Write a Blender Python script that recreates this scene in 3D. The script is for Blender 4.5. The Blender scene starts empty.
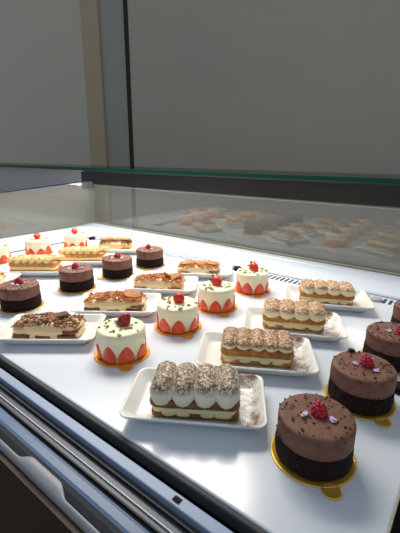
import bpy, bmesh, math, random
from mathutils import Vector, Matrix, noise

PI = math.pi
C = bpy.context.scene.collection
ZD = 0.90                                   # height of the display deck above the floor


# ------------------------------------------------------------------ materials
def lin(c):
    return tuple(((v / 255) / 12.92 if v / 255 <= 0.04045 else ((v / 255 + 0.055) / 1.055) ** 2.4) for v in c) + (1.0,)


def mat(name, rgb, rough=0.5, metal=0.0, rgb2=None, scale=60.0, bump=0.0, bscale=200.0, sss=0.0, spec=0.5,
        lo=0.4, hi=0.6, coat=0.0, detail=3.0, bdist=0.001):
    m = bpy.data.materials.new(name)
    m.use_nodes = True
    nt = m.node_tree
    b = nt.nodes['Principled BSDF']
    b.inputs['Base Color'].default_value = lin(rgb)
    b.inputs['Roughness'].default_value = rough
    b.inputs['Metallic'].default_value = metal
    b.inputs['Specular IOR Level'].default_value = spec
    b.inputs['Coat Weight'].default_value = coat
    b.inputs['Coat Roughness'].default_value = 0.15
    if sss:
        b.inputs['Subsurface Weight'].default_value = sss
        b.inputs['Subsurface Radius'].default_value = (1.0, 0.7, 0.5)
        b.inputs['Subsurface Scale'].default_value = 0.004
    tc = nt.nodes.new('ShaderNodeTexCoord')
    if rgb2 is not None:
        n = nt.nodes.new('ShaderNodeTexNoise')
        n.inputs['Scale'].default_value = scale
        n.inputs['Detail'].default_value = detail
        nt.links.new(tc.outputs['Object'], n.inputs['Vector'])
        r = nt.nodes.new('ShaderNodeValToRGB')
        r.color_ramp.elements[0].position = lo
        r.color_ramp.elements[0].color = lin(rgb)
        r.color_ramp.elements[1].position = hi
        r.color_ramp.elements[1].color = lin(rgb2)
        nt.links.new(n.outputs['Fac'], r.inputs['Fac'])
        nt.links.new(r.outputs['Color'], b.inputs['Base Color'])
    if bump:
        n2 = nt.nodes.new('ShaderNodeTexNoise')
        n2.inputs['Scale'].default_value = bscale
        n2.inputs['Detail'].default_value = 4.0
        nt.links.new(tc.outputs['Object'], n2.inputs['Vector'])
        bp = nt.nodes.new('ShaderNodeBump')
        bp.inputs['Strength'].default_value = bump
        bp.inputs['Distance'].default_value = bdist
        nt.links.new(n2.outputs['Fac'], bp.inputs['Height'])
        nt.links.new(bp.outputs['Normal'], b.inputs['Normal'])
    return m


def dusted(name, base, dust, scale, amount, up=(.25, .75), rough=0.6, base2=None, fine=500.0, axis=None):
    """base colour with cocoa sifted over it from above: clumps x grain, only on faces that look up"""
    m = mat(name, base, rough, sss=0.0)
    nt = m.node_tree
    b = nt.nodes['Principled BSDF']
    tc = nt.nodes.new('ShaderNodeTexCoord')

    def noise_(s, d=3.0):
        n = nt.nodes.new('ShaderNodeTexNoise')
        n.inputs['Scale'].default_value = s
        n.inputs['Detail'].default_value = d
        nt.links.new(tc.outputs['Object'], n.inputs['Vector'])
        return n.outputs['Fac']

    def math_(op, a, bb):
        n = nt.nodes.new('ShaderNodeMath')
        n.operation = op
        for i, v in enumerate((a, bb)):
            if isinstance(v, (int, float)):
                n.inputs[i].default_value = v
            else:
                nt.links.new(v, n.inputs[i])
        return n.outputs[0]

    def ramp(v, lo, hi):
        n = nt.nodes.new('ShaderNodeMapRange')
        n.inputs[1].default_value = lo
        n.inputs[2].default_value = hi
        nt.links.new(v, n.inputs[0])
        return n.outputs[0]
    f = math_('ADD', math_('MULTIPLY', noise_(scale), 0.5), math_('MULTIPLY', noise_(fine, 2.0), 0.5))
    f = ramp(f, 0.60 - amount * 0.24, 0.73 - amount * 0.24)
    if up:
        g = nt.nodes.new('ShaderNodeNewGeometry')
        s = nt.nodes.new('ShaderNodeSeparateXYZ')
        nt.links.new(g.outputs['Normal'], s.inputs[0])
        f = math_('MULTIPLY', f, ramp(s.outputs['Z'], *up))
    if axis is not None:
        s2 = nt.nodes.new('ShaderNodeSeparateXYZ')
        nt.links.new(tc.outputs['Object'], s2.inputs[0])
        f = math_('MULTIPLY', f, ramp(s2.outputs['X'], axis[0], axis[1]))
        f = math_('MULTIPLY', f, ramp(s2.outputs['X'], axis[3], axis[2]))
    mx = nt.nodes.new('ShaderNodeMix')
    mx.data_type = 'RGBA'
    mx.inputs['A'].default_value = lin(base)
    mx.inputs['B'].default_value = lin(dust)
    nt.links.new(f, mx.inputs['Factor'])
    nt.links.new(mx.outputs['Result'], b.inputs['Base Color'])
    return m


def glass(name, tint, refl=1.0, haze=0.0, ior=1.5):
    m = bpy.data.materials.new(name)
    m.use_nodes = True
    nt = m.node_tree
    for n in list(nt.nodes):
        nt.nodes.remove(n)
    out = nt.nodes.new('ShaderNodeOutputMaterial')
    tr = nt.nodes.new('ShaderNodeBsdfTransparent')
    tr.inputs['Color'].default_value = tint + (1,)
    gl = nt.nodes.new('ShaderNodeBsdfGlossy')
    gl.inputs['Roughness'].default_value = 0.01
    gl.inputs['Color'].default_value = (refl, refl, refl, 1)
    fr = nt.nodes.new('ShaderNodeFresnel')
    ge = nt.nodes.new('ShaderNodeNewGeometry')
    mr = nt.nodes.new('ShaderNodeMapRange')      # the sheet is thin: the same reflectance on entering and leaving
    mr.inputs[3].default_value = ior
    mr.inputs[4].default_value = 1 / ior
    nt.links.new(ge.outputs['Backfacing'], mr.inputs[0])
    nt.links.new(mr.outputs[0], fr.inputs['IOR'])
    mx = nt.nodes.new('ShaderNodeMixShader')
    nt.links.new(fr.outputs[0], mx.inputs[0])
    nt.links.new(tr.outputs[0], mx.inputs[1])
    nt.links.new(gl.outputs[0], mx.inputs[2])
    last = mx
    if haze:
        df = nt.nodes.new('ShaderNodeBsdfDiffuse')
        df.inputs['Color'].default_value = (0.80, 0.77, 0.66, 1)  # warm haze colour lightens the pane in place of interior reflections
        m2 = nt.nodes.new('ShaderNodeMixShader')
        m2.inputs[0].default_value = haze
        nt.links.new(mx.outputs[0], m2.inputs[1])
        nt.links.new(df.outputs[0], m2.inputs[2])
        last = m2
    nt.links.new(last.outputs[0], out.inputs[0])
    return m


M = dict(
    wall=mat('grey wall paint', (188, 176, 160), 0.6, bump=0.1, bscale=90, rgb2=(182, 173, 160), scale=1.2, lo=.3, hi=.7),
    wall_l=mat('pale grey wall paint', (200, 192, 176), 0.7, bump=0.2, bscale=40),
    trim=mat('beige trim paint', (184, 166, 138), 0.6),
    recess=mat('blue grey pillar paint', (166, 162, 154), 0.6),
    gap=mat('dark joint', (40, 34, 28), 0.8),
    floor=mat('dark floor', (70, 66, 62), 0.6, rgb2=(84, 78, 72), scale=4),
    deck=mat('white glossy deck', (216, 221, 230), 0.22, coat=0.3),
    sill=mat('white plastic sill', (200, 208, 220), 0.35),
    slot=mat('black slot', (8, 8, 9), 0.6),
    rubber=mat('dark grey rubber', (52, 53, 56), 0.6),
    alu=mat('brushed aluminium', (142, 157, 182), 0.5, 0.1),
    alu_dark=mat('dark anodised channel', (78, 82, 90), 0.45, 0.2),
    alu_line=mat('bright track edge', (235, 238, 242), 0.55, 0.0),
    enamel=mat('pale blue grey enamel', (94, 116, 150), 0.4),
    lip=mat('satin steel lip', (146, 147, 150), 0.5, 0.1),
    brown=mat('dark brown door panel', (54, 38, 25), 0.6),
    rail=mat('black light rail', (26, 24, 24), 0.35),
    canopy=mat('grey canopy', (190, 188, 186), 0.5),
    edge=mat('green glass edge', (2, 66, 52), 0.3, spec=.3),
    edge_p=mat('dark violet glass edge', (42, 38, 76), 0.25),
    edge_l=mat('polished glass edge', (205, 200, 182), 0.25),
    bead=mat('beige sealing bead', (178, 170, 150), 0.5),
    glass=glass('clear glass', (0.97, 0.98, 0.97), 1.0, 0.09, 1.62),
    glass_end=glass('end glass with reflection haze', (0.97, 0.98, 0.97), 1.0, 0.15),  # stronger haze, painting in the lit interior mirrored by the pane
    glass_shelf=glass('clean shelf glass', (0.95, 0.98, 0.96), 0.6),
    plate=mat('white ceramic', (238, 236, 230), 0.16, coat=0.4),
    plate_d=dusted('white ceramic with cocoa', (238, 236, 230), (134, 92, 64), 70, 0.72, rough=0.2, fine=900, axis=(.035, .052, .074, .083)),
    gold=mat('gold card', (236, 186, 78), 0.36, 0.6),
    gold_o=mat('amber gold card', (236, 158, 48), 0.4, 0.3),
    brownie=mat('dark brownie', (22, 12, 10), 0.8, spec=.2, rgb2=(42, 24, 19), scale=160, bump=0.9, bscale=260, bdist=0.003),
    mousse=mat('chocolate mousse', (108, 67, 50), 0.62, rgb2=(126, 80, 61), scale=90, bump=0.5, bscale=330, bdist=0.0012),
    shaving=mat('dark chocolate', (52, 30, 22), 0.5),
    petal=mat('lilac petal', (196, 166, 214), 0.6, rgb2=(226, 205, 232), scale=250),
    rasp=mat('raspberry', (176, 18, 46), 0.42, sss=0.15, rgb2=(196, 36, 62), scale=200),
    straw=mat('strawberry skin', (206, 30, 18), 0.3, rgb2=(226, 62, 34), scale=70),
    straw_d=mat('dark ripe strawberry skin', (140, 18, 24), 0.3, rgb2=(176, 40, 40), scale=90),
    straw_c=mat('cut strawberry flesh', (228, 58, 24), 0.3, rgb2=(242, 112, 66), scale=85, lo=.42, hi=.7),
    leaf=mat('green calyx', (96, 132, 40), 0.5),
    pist=mat('pistachio', (92, 106, 34), 0.6, rgb2=(150, 150, 64), scale=260),
    cream_w=mat('white cream', (246, 236, 200), 0.5, sss=0.2, bump=0.25, bscale=110, bdist=0.002),
    cream=mat('vanilla cream', (238, 220, 168), 0.5, sss=0.2, bump=0.25, bscale=120, bdist=0.002),
    cream_m=mat('mascarpone cream', (222, 196, 150), 0.5, sss=0.2, bump=0.3, bscale=110, bdist=0.002),
    sponge=mat('baked sponge', (190, 132, 66), 0.75, rgb2=(158, 98, 46), scale=110, bump=0.8, bscale=350, bdist=0.002),
    sponge_d=mat('soaked sponge', (140, 102, 66), 0.7, rgb2=(110, 76, 46), scale=110, bump=0.8, bscale=350, bdist=0.002),
    sponge_p=mat('golden pastry', (206, 148, 74), 0.7, rgb2=(178, 116, 52), scale=110, bump=0.8, bscale=350, bdist=0.002),
    cocoa_a=dusted('cream under thick cocoa', (238, 229, 204), (122, 84, 62), 260, 0.84, up=(.25, .65), fine=700),
    cocoa_b=dusted('cream under cinnamon cocoa', (246, 230, 188), (158, 98, 60), 260, 0.88, up=(.30, .65), fine=700),
    cocoa_c=dusted('cream beads under heavy cocoa', (244, 230, 192), (150, 92, 60), 260, 0.92, up=(.0, .4), fine=700),
    cocoa_e=dusted('cream with caramel streaks', (240, 212, 150), (196, 116, 56), 110, 0.86, up=(.45, .85)),
    nut=mat('caramel nut crumble', (206, 130, 48), 0.55, rgb2=(166, 92, 34), scale=130),
    nut_d=mat('dark nut crumble', (160, 104, 50), 0.55, rgb2=(108, 66, 32), scale=130),
    biscuit=mat('brown biscuit', (124, 72, 32), 0.7, rgb2=(92, 50, 24), scale=140, bump=.5, bscale=300),
    biscuit_l=mat('light brown biscuit', (186, 122, 58), 0.7, rgb2=(160, 96, 44), scale=140, bump=.5, bscale=300),
    grey_plug=mat('grey plastic plug', (150, 150, 162), 0.5),
    black=mat('black plastic', (10, 10, 11), 0.7, spec=.2),
)


# ------------------------------------------------------------------ mesh helpers
def obj(name, bm, m, parent=None, smooth=True, loc=None, kind=None):
    bmesh.ops.recalc_face_normals(bm, faces=bm.faces)
    me = bpy.data.meshes.new(name)
    bm.to_mesh(me)
    bm.free()
    for p in me.polygons:
        p.use_smooth = smooth
    me.materials.append(M[m] if isinstance(m, str) else m)
    o = bpy.data.objects.new(name, me)
    C.objects.link(o)
    if parent is not None:
        o.parent = parent
    if loc is not None:
        o.location = loc
    if kind:
        o['kind'] = kind
    return o


def tag(o, label, cat, group=None):
    o['label'] = label
    o['category'] = cat
    if group:
        o['group'] = group
    return o


def thing(name, label, cat, loc, ang=0.0, group=None):
    o = bpy.data.objects.new(name, None)
    o.empty_display_size = 0.03
    C.objects.link(o)
    o.location = loc
    o.rotation_euler = (0, 0, math.radians(ang))
    return tag(o, label, cat, group)


def add_box(bm, lo, hi, bevel=0.0):
    r = bmesh.ops.create_cube(bm, size=1.0)
    vs = r['verts']
    for v in vs:
        v.co = Vector([lo[i] + (v.co[i] + 0.5) * (hi[i] - lo[i]) for i in range(3)])
    if bevel:
        es = list({e for v in vs for e in v.link_edges})
        bmesh.ops.bevel(bm, geom=es, offset=bevel, segments=2, affect='EDGES', profile=0.5)
    return bm


def box(lo, hi, bevel=0.0):
    return add_box(bmesh.new(), lo, hi, bevel)


def loft(bm, rings, cap0=True, cap1=True):
    rs = [[bm.verts.new(p) for p in ring] for ring in rings]
    n = len(rs[0])
    for a, b in zip(rs, rs[1:]):
        for i in range(n):
            bm.faces.new((a[i], a[(i + 1) % n], b[(i + 1) % n], b[i]))
    if cap0:
        bm.faces.new(rs[0][::-1])
    if cap1:
        bm.faces.new(rs[-1])
    return rs


def capfan(bm, ring, pt):
    c = bm.verts.new(pt)
    n = len(ring)
    for i in range(n):
        bm.faces.new((ring[i], ring[(i + 1) % n], c))


def lathe(bm, prof, seg=48, fn=None, center=(0, 0)):
    """prof: (r, z) from bottom to top; closed with centre points"""
    rings = []
    for r, z in prof:
        rings.append([Vector((center[0] + r * math.cos(2 * PI * i / seg), center[1] + r * math.sin(2 * PI * i / seg), z)) for i in range(seg)])
    if fn:
        rings = [[fn(p) for p in ring] for ring in rings]
    rs = loft(bm, rings, False, False)
    for ring, (r, z) in ((rs[0], prof[0]), (rs[-1], prof[-1])):
        p = Vector((center[0], center[1], z))
        capfan(bm, ring, fn(p) if fn else p)
    return bm


def rrect(hx, hy, rc, z, k=5, cx=0, cy=0, nx=0, ny=0):
    pts = []
    rc = min(rc, hx - 1e-4, hy - 1e-4)
    corners = ((hx - rc, hy - rc, 0), (-hx + rc, hy - rc, 90), (-hx + rc, -hy + rc, 180), (hx - rc, -hy + rc, 270))
    for ci, (x, y, a) in enumerate(corners):
        for i in range(k + 1):
            t = math.radians(a + 90 * i / k)
            pts.append(Vector((cx + x + rc * math.cos(t), cy + y + rc * math.sin(t), z)))
        n = nx if ci % 2 == 0 else ny          # extra points along the straight side to the next corner
        if n:
            nxt = corners[(ci + 1) % 4]
            t = math.radians(nxt[2])
            q = Vector((cx + nxt[0] + rc * math.cos(t), cy + nxt[1] + rc * math.sin(t), z))
            p = pts[-1].copy()
            for j in range(1, n + 1):
                pts.append(p.lerp(q, j / (n + 1)))
    return pts


def wob(seed, amp, fr, zamp=None):
    off = Vector((seed * 7.13, seed * 3.7, seed * 1.9))

    def f(p):
        n = noise.noise_vector(p * fr + off)
        q = p + Vector((n.x, n.y, 0)) * amp
        q.z += n.z * (amp if zamp is None else zamp)
        return q
    return f


def slab(hx, hy, z0, z1, rc, rnd, seed=0, amp=0.0, fr=70, cx=0, cy=0, bm=None, zamp=None, fillets=3):
    """a soft rounded slab (sponge, biscuit, cream) with uneven outline"""
    bm = bm or bmesh.new()
    rings = []
    h = z1 - z0
    rnd = min(rnd, h * 0.49)
    prof = []
    for i in range(fillets + 1):
        t = PI / 2 * i / fillets
        prof.append((rnd * (1 - math.sin(t)), z0 + rnd * (1 - math.cos(t))))
    mid = [(0, z0 + rnd + (h - 2 * rnd) * k / 3) for k in (1, 2)]
    prof = prof + mid + [(d, z1 - (z - z0)) for d, z in reversed(prof)]
    f = wob(seed, amp, fr, zamp) if amp else None
    for d, z in prof:
        ring = rrect(hx - d, hy - d, max(rc - d, 0.0006), z, 5, cx, cy, 12, 6)
        rings.append([f(p) for p in ring] if f else ring)
    # inner top rings so that the top face is not one n-gon
    rs = loft(bm, rings, True, False)
    top = rings[-1]
    cen = sum(top, Vector()) / len(top)
    prev = rs[-1]
    n = len(prev)
    for s in (0.7, 0.4):
        ring = []
        for p in top:
            q = cen.lerp(p, s)
            if f:
                q.z = z1 + noise.noise(q * fr + Vector((seed, 0, 3))) * amp
            ring.append(bm.verts.new(q))
        for i in range(n):
            bm.faces.new((prev[i], prev[(i + 1) % n], ring[(i + 1) % n], ring[i]))
        prev = ring
    capfan(bm, prev, cen)
    return bm


def sweep(bm, pts, rads, seg=12, flat=1.0, up=Vector((0, 0, 1)), ripple=0.0, nr=6):
    rings = []
    n = len(pts)
    for i, p in enumerate(pts):
        t = (pts[min(i + 1, n - 1)] - pts[max(i - 1, 0)]).normalized()
        s = t.cross(up)
        if s.length < 1e-4:
            s = t.cross(Vector((1, 0, 0)))
        s.normalize()
        u = s.cross(t).normalized()
        ring = []
        for k in range(seg):
            a = 2 * PI * k / seg
            r = rads[i] * (1 + ripple * math.cos(nr * a))
            ring.append(p + s * (r * math.cos(a)) + u * (r * flat * math.sin(a)))
        rings.append(ring)
    rs = loft(bm, rings, False, False)
    capfan(bm, rs[0], pts[0] - (pts[1] - pts[0]).normalized() * rads[0] * 0.35)
    capfan(bm, rs[-1], pts[-1] + (pts[-1] - pts[-2]).normalized() * rads[-1] * 0.35)
    return bm


def blob(bm, c, r, sub=2, sc=(1, 1, 1), fn=None):
    rr = bmesh.ops.create_icosphere(bm, subdivisions=sub, radius=r)
    for v in rr['verts']:
        p = Vector((v.co.x * sc[0], v.co.y * sc[1], v.co.z * sc[2])) + Vector(c)
        v.co = fn(p) if fn else p
    return rr['verts']


def chip(bm, c, s, rnd, flat=0.5):
    """one irregular crumb"""
    r = bmesh.ops.create_cube(bm, size=1.0)
    rot = Matrix.Rotation(rnd.uniform(0, 2 * PI), 3, 'Z') @ Matrix.Rotation(rnd.uniform(-.6, .6), 3, 'X')
    sx, sy, sz = s * rnd.uniform(.7, 1.4), s * rnd.uniform(.5, 1.0), s * flat * rnd.uniform(.7, 1.3)
    for v in r['verts']:
        p = Vector((v.co.x * sx * rnd.uniform(.65, 1.1), v.co.y * sy * rnd.uniform(.65, 1.1), v.co.z * sz))
        v.co = rot @ p + Vector(c)


# ------------------------------------------------------------------ the room
def struct(name, bm, m, smooth=False):
    o = obj(name, bm, m, smooth=smooth)
    o['kind'] = 'structure'
    return o


W = 2.2
struct('floor', box((-5.2, -2.2, -0.1), (2.6, W + .1, 0)), 'floor')
struct('wall_back', box((-2.385, W, 0), (2.6, W + .12, 3.4)), 'wall')
struct('trim_1', box((-2.43, W - .005, 0), (-2.385, W + .12, 3.4), .002), 'gap')
struct('trim_2', box((-2.73, W + .012, 0), (-2.43, W + .12, 3.4), .004), 'recess')
struct('trim_3', box((-2.955, W - .01, 0), (-2.73, W + .12, 3.4), .01), 'trim')
struct('wall_left', box((-5.2, W, 0), (-2.955, W + .12, 3.4)), 'wall_l')

# ------------------------------------------------------------------ display case
case = thing('display_case', 'white refrigerated pastry display case with a clear glass front and glass end', 'display case', (0, 0, ZD))


def part(name, bm, m, parent=case, smooth=False, label=None):
    o = obj(name, bm, m, parent, smooth)
    if label:
        o['label'] = label
    return o


# deck panels
XL, XR = -1.185, -0.016
part('deck_panel', box((XL, .2225, -.012), (XR, .830, 0), .0022), 'deck', smooth=False)
part('deck_panel', box((.000, .2225, -.012), (.70, .830, 0), .0022), 'deck')
part('deck_edge_strip', box((XR - .0009, .224, -.0115), (XR + .0009, .829, .0003)), 'bead')
# rubber front nosing of the deck
bm = bmesh.new()
add_box(bm, (-1.45, .2165, -.016), (.7, .2225, -.0012), .002)
part('deck_nosing', bm, 'rubber')
part('tray', box((-1.40, .15, -.10), (.72, 1.06, -.045)), 'slot')
# comb grille behind the deck: frame with separate slots between bars
bm = bmesh.new()
add_box(bm, (XL, .830, -.012), (.70, .836, -.0005))
add_box(bm, (XL, .868, -.012), (.70, .876, -.0005))
x = XL
k = 0
while x < .70:
    add_box(bm, (x, .834, -.0035), (x + .0052, .870, -.0008))
    x += .0122
part('vent_grille', bm, 'sill')
for px, py in ((-.52, .853), (-1.16, .842)):  # black domes stand in for the dark openings of the grille
    bm = bmesh.new()
    lathe(bm, [(.011, -.004), (.0125, .0), (.0115, .006), (.007, .0085)], 20, center=(px, py))
    part('vent_hole_disc', bm, 'black', smooth=True, label='black dome standing in for a dark opening of the vent grille')
bm = bmesh.new()
lathe(bm, [(.013, -.004), (.0135, .001), (.012, .0035), (.004, .0045)], 24, center=(-.155, .846))
part('vent_cap', bm, 'grey_plug', smooth=True, label='round grey cap in the vent grille')


# back sill: riser then a gentle slope up to the glass
def prism_x(bm, prof, x0, x1):
    a = [bm.verts.new((x0, y, z)) for y, z in prof]
    b = [bm.verts.new((x1, y, z)) for y, z in prof]
    n = len(prof)
    for i in range(n):
        bm.faces.new((a[i], a[(i + 1) % n], b[(i + 1) % n], b[i]))
    bm.faces.new(a[::-1])
    bm.faces.new(b)
    return bm


def prism_y(bm, prof, y0, y1):
    a = [bm.verts.new((x_, y0, z)) for x_, z in prof]
    b = [bm.verts.new((x_, y1, z)) for x_, z in prof]
    n = len(prof)
    for i in range(n):
        bm.faces.new((a[i], a[(i + 1) % n], b[(i + 1) % n], b[i]))
    bm.faces.new(a[::-1])
    bm.faces.new(b)
    return bm


part('back_sill', prism_x(bmesh.new(), [(.875, -.04), (.875, .003), (.879, .006), (.985, .012), (.988, .0145), (1.012, .016), (1.012, -.04)], -1.395, .70), 'sill')
part('sill_joint', box((-1.38, 1.012, -.04), (.70, 1.017, .0135)), 'rubber')
part('sealing_bead', box((-1.38, 1.017, -.04), (.70, 1.0235, .0205), .002), 'bead')
part('end_sill', prism_y(bmesh.new(), [(XL - .012, -.04), (XL - .012, .002), (XL - .016, .005), (-1.352, .011), (-1.368, .013), (-1.368, -.04)], .215, .986), 'sill')
part('end_joint', box((XL - .010, .222, -.03), (XL - .001, .875, -.004)), 'slot')
# glass front (towards the customer) and its polished top edge, its caught light painted in pale
part('front_glass', box((-1.372, 1.026, -.03), (.70, 1.032, .1795)), 'glass')
part('glass_edge', box((-1.372, 1.0257, .1795), (.70, 1.0323, .182), .0005), 'edge_l')
# end glass with a sloping top
bm = bmesh.new()
pf = [(.215, -.03), (1.025, -.03), (1.025, .199), (.215, .1475)]
a = [bm.verts.new((-1.378, y, z)) for y, z in pf]
b = [bm.verts.new((-1.370, y, z)) for y, z in pf]
for i in range(4):
    bm.faces.new((a[i], a[(i + 1) % 4], b[(i + 1) % 4], b[i]))
bm.faces.new(a[::-1])
bm.faces.new(b)
part('end_glass', bm, 'glass_end')
bm = bmesh.new()
for dx in (0, .0065):
    pts = [Vector((-1.379 + dx, .215, .149)), Vector((-1.379 + dx, 1.025, .2005)), Vector((-1.379 + dx, 1.04, .2015))]
    sweep(bm, pts, [.0024] * 3, 8)
add_box(bm, (-1.376, .6, .1715), (-1.374, .602, .1735))
part('end_glass_edge', bm, 'edge_p', label='dark violet polished double edge of the end glass')
# shelf on top: thick glass with a green edge, black light rail below
part('light_rail', prism_x(bmesh.new(), [(1.020, .186), (1.018, .236), (1.075, .236), (1.075, .205), (1.045, .186)], -1.43, .70), 'rail', label='black light rail under the glass shelf')
part('rail_bracket', box((-1.455, 1.022, .160), (-1.432, 1.075, .236), .002), 'rubber')
part('rail_trim', box((-1.43, 1.0185, .2365), (.70, 1.075, .2405)), 'rubber')
part('top_shelf', box((-3.4, 1.016, .2415), (.70, 1.30, .2425)), 'glass_shelf')
part('shelf_edge', box((-3.4, 1.0135, .2415), (.70, 1.016, .2545), .0006), 'edge', label='thick green edge of the glass shelf')
part('top_shelf', box((-3.4, 1.016, .2535), (.70, 1.30, .2545)), 'glass_shelf')
# staff side: slot, aluminium profile, sliding track, enamel front rail, lip with finger pull, dark door
part('front_profile', box((-1.45, .1915, -.03), (.70, .2040, 0), .0012), 'alu')
part('profile_clip', box((-.1795, .1950, -.001), (-.1715, .2005, .0007)), 'black', label='small black clip in the aluminium profile')
part('slide_track', box((-1.45, .161, -.03), (.70, .1915, -.008)), 'alu_dark')
part('track_ridge', box((-1.45, .1752, -.01), (.70, .1760, -.0062)), 'alu_line')
bm = bmesh.new()
add_box(bm, (-1.45, .1668, -.01), (.70, .1688, -.004), .0003)
add_box(bm, (-1.45, .1842, -.01), (.70, .1862, -.004), .0003)
part('track_groove', bm, 'slot')
part('front_rail', prism_x(bmesh.new(), [(.161, -.03), (.161, -.001), (.158, 0), (.1505, 0), (.1475, -.0012), (.1475, -.03)], -1.45, .70), 'enamel')
part('rail_fillet', prism_x(bmesh.new(), [(.1475, -.03), (.1475, -.0016), (.1435, -.003), (.139, -.0065), (.137, -.012), (.137, -.03)], -1.45, .70), 'rubber')
# lip outline seen from above: wider where the finger pull is
bm = bmesh.new()
pts = []
for i in range(90):
    X = -1.0 + 1.2 * i / 89
    pts.append(X)
xs = sorted(set([round(v, 4) for v in pts] + [-.350 + .002 * i for i in range(52)]))


def smooth(a, b_, v):
    t = max(0, min(1, (v - a) / (b_ - a)))
    return t * t * (3 - 2 * t)


rings = []
for X in xs:
    f = smooth(-.346, -.328, X) * (1 - smooth(-.281, -.257, X))
    yo = .1375 + .0085 * f
    z = -.005 + .0016 * f
    rings.append([Vector((X, yo, z)), Vector((X, yo - .0012, z + .0010)), Vector((X, .1345, z)), Vector((X, .1325, -.0075)), Vector((X, .1325, -.02)), Vector((X, .1365, -.02)), Vector((X, yo, z - .004))])
loft(bm, rings)
door = part('sliding_door', box((-1.45, .126, -.80), (.70, .132, -.012)), 'brown', label='dark brown sliding door on the staff side')
part('finger_pull', bm, 'lip', door, True, label='satin steel edge with a finger pull recess')
part('base_cabinet', box((-1.44, .162, -.90), (.70, 1.06, -.10)), 'sill')
# grey canopy of the neighbouring case, beyond the end glass
canopy = tag(obj('counter_canopy', box((-3.4, 1.06, .10), (-1.46, 1.10, .2405), .004), 'canopy', loc=(0, 0, ZD), smooth=False),
             'plain grey panel under the green-edged shelf beyond the end glass', 'panel')


# ------------------------------------------------------------------ cakes
def board(cx, cy, tab, label, m, group):
    bm = bmesh.new()
    lathe(bm, [(.0405, 0), (.0436, .0003), (.0438, .0012), (.0425, .0016), (.0412, .0011)], 64)
    a = math.radians(tab)
    n0 = len(bm.verts)
    c = (.0470 * math.cos(a), .0470 * math.sin(a))
    lathe(bm, [(.0088, .0001), (.0096, .0004), (.0096, .0013), (.0086, .0017), (.0072, .0012)], 28, center=c)
    o = obj('cake_board', bm, m)
    o.location = (cx, cy, ZD + .0003)
    return tag(o, label, 'cake board', group)


def raspberry(parent, x, y, z, r, seed):
    bm = bmesh.new()
    rn = random.Random(seed)
    rows = ((.05, .98, 8), (.42, .96, 8), (.80, .78, 7), (1.14, .50, 5), (1.36, .16, 1))
    for i, (zz, rr, n) in enumerate(rows):
        for k in range(n):
            a = 2 * PI * (k + .5 * (i % 2)) / n
            blob(bm, (r * .72 * rr * math.cos(a), r * .72 * rr * math.sin(a), r * zz), r * .36 * rn.uniform(.92, 1.08), 1)
    blob(bm, (0, 0, r * .6), r * .8, 2, (.9, .9, .95))
    o = obj('raspberry', bm, 'rasp', parent, True, (x, y, z))
    o.rotation_euler = (rn.uniform(-.25, .25), rn.uniform(-.25, .25), rn.uniform(0, 6))
    return o


def choc_cake(cx, cy, label, seed, rb=(0, 0), petals=3, flake=False, drip=False):
    rn = random.Random(seed)
    t = thing('chocolate_mousse_cake', label, 'cake', (cx, cy, ZD + .0021), 0, 'round chocolate mousse cakes with raspberries')
    f = wob(seed, .0013, 130, .0006)
    bm = bmesh.new()
    lathe(bm, [(.030, 0), (.0372, .0002), (.0388, .002), (.0393, .008), (.0390, .016), (.0384, .0230), (.033, .0240)], 72, f)
    obj('brownie_base', bm, 'brownie', t)
    g = wob(seed + 3, .0007, 60, .0005)

    def h(p):
        q = g(p)
        if p.z < .0262 and drip:
            a = math.atan2(p.y, p.x)
            q.z -= .006 * max(0, noise.noise(Vector((math.cos(a) * 3.1, math.sin(a) * 3.1, seed))))
        return q
    bm = bmesh.new()
    lathe(bm, [(.030, .0226), (.0368, .0228), (.0380, .0240), (.0384, .028), (.0385, .034), (.0384, .041), (.0380, .0445), (.0366, .0462), (.033, .0467), (.026, .0468), (.018, .0468), (.009, .0468)], 72, h)
    obj('mousse_layer', bm, 'mousse', t)
    bm = bmesh.new()
    for k in range(70):
        a, rr = rn.uniform(0, 2 * PI), .0365 * math.sqrt(rn.random())
        chip(bm, (rr * math.cos(a), rr * math.sin(a), .0473), rn.uniform(.0012, .0030), rn, .45)
    for k in range(40):
        a, zz = rn.uniform(0, 2 * PI), rn.choice((rn.uniform(.004, .024), rn.uniform(.021, .0265), rn.uniform(.043, .0462)))
        chip(bm, (.0384 * math.cos(a), .0384 * math.sin(a), zz), rn.uniform(.0012, .0024), rn, .8)
    obj('chocolate_shavings', bm, 'shaving', t, False, kind='stuff')
    raspberry(t, rb[0], rb[1], .0468, .0086, seed)
    for k in range(petals):
        a = rn.uniform(0, 2 * PI) if k > 2 else (seed * 1.3 + k * 2.2)
        rr = .0125 + .004 * rn.random()
        bm = bmesh.new()
        blob(bm, (0, 0, 0), .0040, 2, (1.25, .8, .22), wob(seed + k, .0009, 300))
        blob(bm, (.001, .001, .0012), .003, 2, (.5, 1.2, .25), wob(seed + k, .0007, 300))
        o = obj('flower_petal', bm, 'petal', t, True, (rb[0] + rr * math.cos(a), rb[1] + rr * math.sin(a), .0482))
        o.rotation_euler = (rn.uniform(-.5, .5), rn.uniform(-.5, .5), rn.uniform(0, 6))
    if flake:
        bm = bmesh.new()
        add_box(bm, (-.004, -.002, 0), (.004, .002, .005))
        o = obj('chocolate_flake', bm, 'shaving', t, False, (-.024, .026, .046))
        o.rotation_euler = (.3, .3, .9)
    return t


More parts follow.
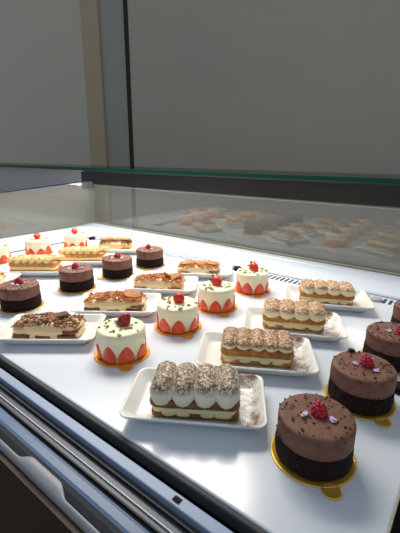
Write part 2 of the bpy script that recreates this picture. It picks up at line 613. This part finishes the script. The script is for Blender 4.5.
def strawberry_whole(parent, x, y, z, r, ang, tilt, m, leaf=True):
    bm = bmesh.new()
    lathe(bm, [(r * .30, -r * 1.25), (r * .66, -r * .85), (r * .92, -r * .25), (r * 1.0, r * .25), (r * .90, r * .7), (r * .55, r * .95)], 22)
    for k in range(26):
        zz = -r * 1.0 + 1.75 * r * k / 26
        rr = r * (1.0 if zz > -.2 * r else 1.0 - .62 * ((-.2 * r - zz) / r))
        a = k * 2.4
        blob(bm, (rr * .97 * math.cos(a), rr * .97 * math.sin(a), zz), r * .07, 1, (1, 1, 1.4))
    o = obj('strawberry', bm, m, parent, True, (x, y, z))
    o.rotation_euler = (math.radians(tilt), 0, math.radians(ang))
    if leaf:
        bm = bmesh.new()
        for k in range(6):
            a = 2 * PI * k / 6
            p = [Vector((math.cos(a) * d, math.sin(a) * d, h_)) for d, h_ in ((r * .1, r * 1.0), (r * .5, r * 1.08), (r * .95, r * .95), (r * 1.25, r * 1.12))]
            sweep(bm, p, [r * .16, r * .26, r * .2, r * .05], 8, .3)
        blob(bm, (0, 0, r * 1.05), r * .2, 1)
        obj('calyx', bm, 'leaf', o)
    return o


def half_berry(parent, a, rad, w, h, tip, m, seed):
    """half strawberry pressed cut side outwards against the cake, tip up"""
    bm = bmesh.new()
    prof = [(.62, 0), (.94, .10), (1.0, .26), (.90, .46), (.66, .70), (.36, .90), (.12, 1.0)]
    rings = []
    for k, zf in prof:
        ring = []
        ww = w * k
        for i in range(15):
            s = -1 + 2 * i / 14
            # outline: gently bowed cut face, then the round back inside the cream
            ring.append(Vector((s * ww, .0013 * (1 - s * s), zf * h)))
        for i in range(1, 8):
            s = 1 - 2 * i / 8
            ring.append(Vector((s * ww * .98, -ww * .55 * math.sqrt(max(0, 1 - s * s)) - .0004, zf * h)))
        rings.append(ring)
    # wrap the face round the cake
    out = []
    for ring in rings:
        o_ = []
        for p in ring:
            th = a + p.x / rad
            rr = rad + p.y
            o_.append(Vector((rr * math.cos(th), rr * math.sin(th), p.z)))
        out.append(o_)
    loft(bm, out)
    return obj('strawberry_half', bm, m, parent)


def berry_cake(cx, cy, label, seed, top=(0, 0), r=.0104, ang=0, tilt=60, m='straw', leaf=True, a0=0.0, n=8, h=.0265):
    rn = random.Random(seed)
    t = thing('strawberry_cream_cake', label, 'cake', (cx, cy, ZD + .0021), 0, 'round strawberry cream cakes')
    f = wob(seed, .0008, 70, .0007)
    bm = bmesh.new()
    lathe(bm, [(.030, 0), (.0352, .0003), (.0362, .004), (.0366, .012), (.0370, .020), (.0376, .026), (.0378, .034), (.0377, .039), (.0368, .0428), (.0345, .0446), (.030, .0452), (.022, .0455), (.014, .0455), (.007, .0455)], 72, f)
    obj('cream_body', bm, 'cream_w', t)
    for k in range(n):
        a = a0 + 2 * PI * k / n
        half_berry(t, a + rn.uniform(-.06, .06), .0376, .0136 * rn.uniform(.9, 1.06), h * rn.uniform(.78, 1.05), 0, 'straw_c', seed + k)
    bm = bmesh.new()
    for k in range(22):
        a, rr = rn.uniform(0, 2 * PI), .034 * math.sqrt(rn.uniform(.16, 1))
        chip(bm, (rr * math.cos(a), rr * math.sin(a), .0460 + (0 if rr < .03 else -.0007)), rn.uniform(.0034, .0064), rn, .4)
    obj('pistachio_crumbs', bm, 'pist', t, False, kind='stuff')
    strawberry_whole(t, top[0], top[1], .0455 + r * .72, r, ang, tilt, m, leaf)
    return t


# ------------------------------------------------------------------ plates and slices
def plate(cx, cy, ang, label, dusty=False, hx=.084, hy=.0515):
    bm = bmesh.new()
    P = [(-.018, .012, 0), (-.0165, .0125, .0005), (-.012, .013, .004), (-.0035, .013, .0135), (-.0006, .0125, .0158), (0, .012, .0172), (-.0008, .0115, .0182),
         (-.0024, .011, .0182), (-.0042, .010, .0170), (-.0120, .009, .0082), (-.0150, .008, .0060), (-.020, .008, .0052)]
    rings = [rrect(hx + d, hy + d, rc, z, 6, 0, 0, 6, 4) for d, rc, z in P]
    rs = loft(bm, rings, True, False)
    top = rings[-1]
    prev = rs[-1]
    n = len(prev)
    for s in (.6, .25):
        ring = [bm.verts.new((p.x * s, p.y * s, .0050)) for p in top]
        for i in range(n):
            bm.faces.new((prev[i], prev[(i + 1) % n], ring[(i + 1) % n], ring[i]))
        prev = ring
    bm.faces.new(prev)
    o = obj('dessert_plate', bm, 'plate_d' if dusty else 'plate')
    o.location = (cx, cy, ZD + .0003)
    o.rotation_euler = (0, 0, math.radians(ang))
    return tag(o, label, 'plate', 'white rectangular dessert plates')


def finger(parent, x, hy, z, r, seed, m, lean=0.0, flat=.85, rise=.004, droop=.3, front=1.1, name='piped_finger'):
    """one piped finger of cream laid across the slice, its blunt end bulging over the front edge"""
    rn = random.Random(seed)
    bm = bmesh.new()
    n = 22
    pts, rd = [], []
    for i in range(n):
        u = i / (n - 1)
        y = -hy + 2 * hy * u
        zc = z + r * flat * .55 + rise * math.sin(PI * min(1, u * .9 + .08))
        k = max(0, 1 - u / .22)
        zc -= droop * r * k * k
        pts.append(Vector((x + lean * (u - .5) + rn.uniform(-.0004, .0004), y - .001 * k, zc)))
        e = 1 - .55 * max(0, (u - .88) / .12) ** 2
        if u < .3:
            e = front if u > .14 else front * math.sqrt(max(.10, 1 - ((.14 - u) / .155) ** 2))
            e = e + (1 - e) * max(0, (u - .16) / .14)
        rd.append(r * e * (1 + .045 * math.sin(u * 24 + seed)))
    sweep(bm, pts, rd, 18, flat)
    for v in bm.verts:
        v.co += noise.noise_vector(v.co * 190 + Vector((seed, 0, 0))) * .0011 + noise.noise_vector(v.co * 420 + Vector((seed, 0, 0))) * .0005
    return obj(name, bm, m, parent)


def tiramisu(cx, cy, ang, label, seed, nf, m, sponge, length, flat, rise, droop, front, rk=.60):
    rn = random.Random(seed)
    t = thing('tiramisu_slice', label, 'pastry', (cx, cy, ZD + .0064), ang, 'tiramisu slices with piped cream fingers')
    hx, hy = length / 2, .0265
    obj('bottom_sponge', slab(hx, hy - .001, 0, .0085, .009, .0040, seed, .0009, 90), sponge, t)
    bm = slab(hx - .002, hy, .0075, .0150, .010, .0037, seed + 5, .0022, 75, zamp=.0010)
    for k in range(4):
        x_ = -hx + .018 + k * (2 * hx - .03) / 3.4 + rn.uniform(-.006, .006)
        blob(bm, (x_, -hy + .0004, .0085), .0052, 2, (rn.uniform(1.5, 2.4), .36, .75), wob(seed + k, .001, 200))
    obj('cream_filling', bm, 'cream', t)
    zt = .0250
    obj('top_sponge', slab(hx + .001, hy + .0005, .0138, zt, .009, .0048, seed + 9, .0009, 90), sponge, t)
    zt += .0006
    w = 2 * hx * .95 / nf
    for k in range(nf):
        finger(t, -hx * .95 + w * (k + .5), hy + .001, zt, w * (rk if nf > 4 or m != 'cocoa_a' else .555), seed + k, m, 0, flat, rise * rn.uniform(.8, 1.2), droop, front)
    return t


def vanilla(cx, cy, ang, label, seed, nf=6, length=.122):
    t = thing('vanilla_cream_slice', label, 'pastry', (cx, cy, ZD + .0064), ang, 'pastry slices with diagonal piped cream')
    hx, hy = length / 2, .026
    obj('bottom_sponge', slab(hx, hy, 0, .0110, .006, .0045, seed, .0010, 90), 'sponge_p', t)
    obj('cream_filling', slab(hx - .0012, hy - .0002, .0100, .0185, .006, .0038, seed + 5, .0014, 75), 'cream', t)
    obj('top_sponge', slab(hx, hy, .0175, .0300, .006, .0050, seed + 9, .0010, 90), 'sponge_p', t)
    w = 2 * hx * .94 / nf
    for k in range(nf):
        finger(t, -hx * .94 + .003 + w * (k + .5), hy - .002, .0290, w * .48, seed + k, 'cocoa_e', lean=.034, flat=.75, rise=.003, droop=.45, front=1.02)
    return t


def nutty(cx, cy, ang, label, seed, crumb, cook, length=.118, biscuits=(), cover=(-1, 1), bis='biscuit', height=.027):
    rn = random.Random(seed)
    t = thing('nut_cream_slice', label, 'pastry', (cx, cy, ZD + .0064), ang, 'cream slices with nut crumble')
    hx, hy = length / 2, .0288
    f = height / .033
    # cream: three swelling lobes along the front
    bm = bmesh.new()

    def lobes(p):
        q = wob(seed, .0030, 55, .0016)(p)
        k = math.cos(p.x / hx * PI * 1.5 * 1.0)
        q.y -= (.0034 * k if p.y < 0 else -.0016 * k) * (1 if p.z > .008 * f else .3)
        if p.z > .02 * f:
            q.z += .0022 * math.cos(p.x / hx * PI * 1.5)
        q.z = max(q.z, 0)
        return q
    prof = [(.004, 0), (.001, .0015), (0, .006), (.0015, .010), (.0008, .014), (.0020, .019), (.0050, .0245), (.0095, .0290), (.0150, .0316)]
    rings = [[lobes(p) for p in rrect(hx - d, hy - d, .017, z * f, 5, 0, 0, 16, 7)] for d, z in prof]
    rs = loft(bm, rings, True, False)
    capfan(bm, rs[-1], Vector((0, 0, .0325 * f)))
    obj('cream_layer', bm, 'cream_m', t)
    for k in range(3):
        x_ = -hx + .021 + k * (2 * hx - .042) / 2
        obj('ladyfinger', slab(.0165, .0306, .0008, .0100 * f, .008, .003, seed + k, .0006, 90, cx=x_, cy=-.0004), cook, t)
    obj('ladyfinger', slab(.0135, .0284, .0125 * f, .0180 * f, .007, .002, seed + 8, .0006, 90, cx=hx - .0145, cy=-.001), cook, t)
    bm = bmesh.new()
    ncr = 420
    for k in range(ncr):
        x_ = hx * .93 * (cover[0] + (cover[1] - cover[0]) * rn.random())
        y_ = (hy - .0035) * rn.uniform(-.94, 1)
        e = max(abs(x_) / hx, abs(y_) / hy)
        z_ = (.0335 - (.0110 * max(0, (e - .52) / .48) ** 1.8)) * f + .0022 * math.cos(x_ / hx * PI * 1.5) * (1 if e < .8 else .4)
        chip(bm, (x_, y_, z_ + .0002), rn.uniform(.0024, .0050), rn, .7)
    obj('nut_crumble', bm, crumb, t, False, kind='stuff')
    for (x_, y_, hx_, hy_, a_, tx, ty) in biscuits:
        b_ = obj('biscuit', slab(hx_, hy_, -.002, .0025, min(hx_, hy_) * .95, .002, seed, .0004, 90), bis, t, True, (x_, y_, .0365 * f))
        b_.rotation_euler = (math.radians(tx), math.radians(ty), math.radians(a_))
    return t


# --- round chocolate mousse cakes: near row at the right, far row at the left
gb = 'gold cake boards under the round cakes'
CH = [
    (-.099, .3272, 'chocolate mousse cake nearest the viewer, with raspberry and tiny lilac petals', 'gold board under the chocolate cake nearest the viewer', -47, (.0015, .003), 3, False, False),
    (-.0865, .4562, 'chocolate mousse cake second in the right row, dark flake at its back edge', 'gold board under the second chocolate cake of the right row', -41, (.003, .004), 3, True, False),
    (-.076, .586, 'chocolate mousse cake third in the right row, cut off by the right picture edge', 'gold board under the third chocolate cake of the right row', -41, (.010, -.002), 3, False, False),
    (-.063, .722, 'chocolate mousse cake at the back end of the right row, only its side showing', 'gold board under the rearmost chocolate cake of the right row', -41, (.004, 0), 2, False, False),
    (-.7305, .3436, 'chocolate mousse cake at the left picture edge behind the dark nut slice', 'gold board under the chocolate cake at the left picture edge', -110, (-.001, .001), 4, False, False),
    (-.7377, .4834, 'chocolate mousse cake second in the left row, upright raspberry with lilac petals around', 'gold board under the second chocolate cake of the left row', -20, (.001, -.001), 4, False, False),
    (-.7364, .6068, 'chocolate mousse cake third in the left row, raspberry beside white petals', 'gold board under the third chocolate cake of the left row', -106, (.001, .001), 3, False, True),
    (-.7407, .7294, 'chocolate mousse cake at the back end of the left row with dripping mousse', 'gold board under the rearmost chocolate cake of the left row', -60, (-.004, .001), 2, False, True),
]
for i, (cx, cy, lab, blab, tab, rb, pt, fl, dr) in enumerate(CH):
    board(cx, cy, tab, blab, 'gold', gb)
    choc_cake(cx, cy, lab, 11 + i * 3, rb, pt, fl, dr)

# --- strawberry cream cakes
ST = [
    (-.418, .3440, 'strawberry cream cake nearest the viewer, dark red berry with pale leaf on top', 'amber board under the nearest strawberry cake', -35, dict(m='straw_d', r=.0104, ang=-60, tilt=150, top=(.002, .006), leaf=True)),
    (-.4128, .4735, 'second strawberry cream cake of the middle row, orange-red berry without leaf', 'amber board under the second strawberry cake of the middle row', -28, dict(r=.0104, ang=30, tilt=88, leaf=False, top=(.001, .003))),
    (-.4110, .5942, 'third strawberry cream cake of the middle row, red berry with green leaf', 'amber board under the third strawberry cake of the middle row', -34, dict(r=.0106, ang=65, tilt=-80, top=(-.002, .003))),
    (-.4050, .7318, 'strawberry cream cake at the back of the middle row beside the vent grille', 'amber board under the rearmost strawberry cake of the middle row', -44, dict(r=.0106, ang=60, tilt=-75, top=(.002, .003))),
    (-1.0935, .7250, 'strawberry cream cake in the far back left corner of the case', 'amber board under the strawberry cake in the far back left corner', -60, dict(r=.0100, ang=60, tilt=-85, top=(0, 0))),
    (-1.1120, .6003, 'strawberry cream cake near the end glass, behind the cream-topped slice at left', 'amber board under the strawberry cake near the end glass', -60, dict(r=.0100, ang=60, tilt=-85, top=(0, 0))),
    (-1.1180, .4720, 'strawberry cream cake cut off by the left picture edge', 'amber board under the strawberry cake cut off at the left', -60, dict(r=.0100, ang=60, tilt=-85, top=(0, 0))),
]
for i, (cx, cy, lab, blab, tab, kw) in enumerate(ST):
    board(cx, cy, tab, blab, 'gold_o', gb)
    berry_cake(cx, cy, lab, 40 + i * 5, a0=.3 + i * .5, **kw)

bm = bmesh.new()
lathe(bm, [(.009, 0), (.0115, .0005), (.0120, .004), (.0105, .0085), (.006, .0105)], 32)
lump = obj('dark_lump', bm, 'black')  # plain black lump for an unidentified dark shape on the deck
lump.location = (-.0475, .507, ZD + .0003)
tag(lump, 'small black rounded unidentified holder behind the second chocolate cake of the right row', 'lump')

# --- tiramisu slices on plates
TI = [
    (-.2435, .3125, 31.5, -.2385, .3055, 33, 'tiramisu slice nearest the viewer, four thick fingers under dark cocoa', 'white plate under the tiramisu slice nearest the viewer', 4, 'cocoa_a', 'sponge_d', .104, .92, .006, .85, 1.12),
    (-.240, .455, 30.0, -.2375, .4535, 30, 'second tiramisu slice of the row, small cream beads under heavy cinnamon cocoa', 'white plate under the second tiramisu slice of the row', 5, 'cocoa_c', 'sponge', .106, .68, .0015, .05, .90),
    (-.240, .590, 28.0, -.2425, .5975, 26, 'third tiramisu slice of the row, yellow cream fingers with cocoa tops', 'white plate under the third tiramisu slice of the row', 4, 'cocoa_b', 'sponge', .108, .64, .002, .45, 1.06),
    (-.236, .756, 26.0, -.2375, .7535, 25, 'rearmost tiramisu slice of the row, in front of the back sill', 'white plate under the rearmost tiramisu slice of the row', 4, 'cocoa_b', 'sponge', .108, .60, .0015, .35, 1.03),
]
for i, (px, py, pa, cx, cy, ca, lab, plab, nf, m, sp, L, fl, ri, dr, fr) in enumerate(TI):
    plate(px, py, pa, plab, i < 3, .0875 if i else .0850, .0540 if i else .0525)
    tiramisu(cx, cy, ca, lab, 70 + i * 9, nf, m, sp, L, fl, ri, dr, fr)

# --- nut cream slices on plates
NU = [
    (-.563, .307, 38, 'cream slice with dark nut crumble, in front of the left chocolate cake', 'white plate under the dark nut crumble slice at the left', 'nut_d', 'biscuit', .116, [(.013, .004, .020, .0075, 20, 12, -6)], 'biscuit'),
    (-.561, .452, 37, 'cream slice with golden crumble and a round biscuit at its right end', 'white plate under the golden crumble slice with a round biscuit', 'nut', 'biscuit', .124, [(.034, -.001, .019, .014, 10, 14, 12)], 'biscuit_l'),
    (-.577, .597, 33, 'cream slice with orange crumble and leaning biscuit pieces, third of its row', 'white plate under the orange crumble slice third of its row', 'nut', 'biscuit_l', .120, [(.022, .004, .018, .008, 60, 20, 30), (.040, -.002, .014, .010, 0, 20, -20)], 'biscuit_l'),
    (-.576, .747, 33, 'cream slice with flat brown biscuits on top, by the back vent grille', 'white plate under the biscuit-topped slice by the vent grille', 'nut', 'biscuit', .114, [(-.03, 0, .020, .012, 10, 8, -4), (.006, .003, .020, .010, 30, 12, 6), (.036, 0, .016, .011, -10, 10, 8)], 'biscuit_l'),
    (-.944, .776, 36, 'cream slice with flat brown top at the far back left, near the sill corner', 'white plate under the brown-topped slice at the far back left', 'nut_d', 'sponge_p', .110, [(-.03, .003, .022, .014, 10, 3, -2), (.008, .004, .020, .013, 0, 4, 2), (.036, .003, .016, .013, 0, 3, 3)], 'biscuit_l'),
    (-.930, .339, 39, 'brown crumble cream slice cut off by the left picture edge', 'white plate under the slice cut off at the left picture edge', 'nut', 'biscuit_l', .120, [], 'biscuit_l'),
]
for i, (cx, cy, a, lab, plab, cr, ck, L, bis, bm_) in enumerate(NU):
    plate(cx + .004, cy + .003, a, plab)
    nutty(cx, cy, a, lab, 120 + i * 7, cr, ck, L, bis, bis=bm_, height=(.0255, .0255, .025, .023, .031, .026)[i])

# --- vanilla slices
VA = [
    (-.919, .484, 39, 'pale cream-topped pastry slice at the left, in front of the strawberry cake', 'white plate under the pale cream-topped slice at the left'),
    (-.903, .622, 39, 'pale pastry slice with diagonal caramel-streaked cream, before the far corner cake', 'white plate under the diagonal cream slice before the far corner'),
]
for i, (cx, cy, a, lab, plab) in enumerate(VA):
    plate(cx + .004, cy + .003, a, plab, False, .084, .0475)
    vanilla(cx, cy, a, lab, 170 + i * 7, 6)

# ------------------------------------------------------------------ lights
def area(name, loc, target, sx, sy, power, col):
    l = bpy.data.lights.new(name, 'AREA')
    l.shape = 'RECTANGLE'
    l.size, l.size_y = sx, sy
    l.energy = power
    l.color = col
    o = bpy.data.objects.new(name, l)
    C.objects.link(o)
    o.location = loc
    o.rotation_euler = (Vector(target) - Vector(loc)).to_track_quat('-Z', 'Y').to_euler()
    return o


def spot(name, loc, target, power, col, size, blend=.6, soft=.06):
    l = bpy.data.lights.new(name, 'SPOT')
    l.energy = power
    l.color = col
    l.spot_size = math.radians(size)
    l.spot_blend = blend
    l.shadow_soft_size = soft
    o = bpy.data.objects.new(name, l)
    C.objects.link(o)
    o.location = loc
    o.rotation_euler = (Vector(target) - Vector(loc)).to_track_quat('-Z', 'Y').to_euler()
    return o


area('shelf_light', (-.5, 1.012, ZD + .182), (-.5, .45, ZD), 1.6, .012, 1.2, (1, .93, .80))
ol = area('ceiling_panel', (-1.10, .98, ZD + 1.10), (-.86, .68, ZD), 1.0, .5, 11.5, (1, .945, .85))
ol.data.spread = math.radians(86)
area('window_light', (.6, -1.9, ZD + 1.5), (-.3, .8, ZD), 1.8, 1.4, 7, (.52, .77, 1.0))

w = bpy.data.worlds.new('world')
bpy.context.scene.world = w
w.use_nodes = True
w.node_tree.nodes['Background'].inputs['Color'].default_value = (.80, .90, 1.0, 1)
w.node_tree.nodes['Background'].inputs['Strength'].default_value = 0.34

# ------------------------------------------------------------------ camera
cd = bpy.data.cameras.new('camera')
cd.sensor_width = 36
cd.lens = 370 / 533 * 36
cd.clip_start = 0.01
co = bpy.data.objects.new('camera', cd)
C.objects.link(co)
right = Vector((.79266, .60961, .00753))
up = Vector((-.17807, .21969, .95918))
back = Vector((.58307, -.76165, .28270))
mw = Matrix.Identity(4)
for i in range(3):
    mw[i][0], mw[i][1], mw[i][2] = right[i], up[i], back[i]
mw.translation = Vector((0, 0, ZD + .30))
co.matrix_world = mw
sc = bpy.context.scene
sc.camera = co
sc.view_settings.view_transform = 'Standard'
sc.view_settings.look = 'None'
sc.view_settings.exposure = 0.0
sc.view_settings.gamma = 1.0
sc.view_settings.use_curve_mapping = False
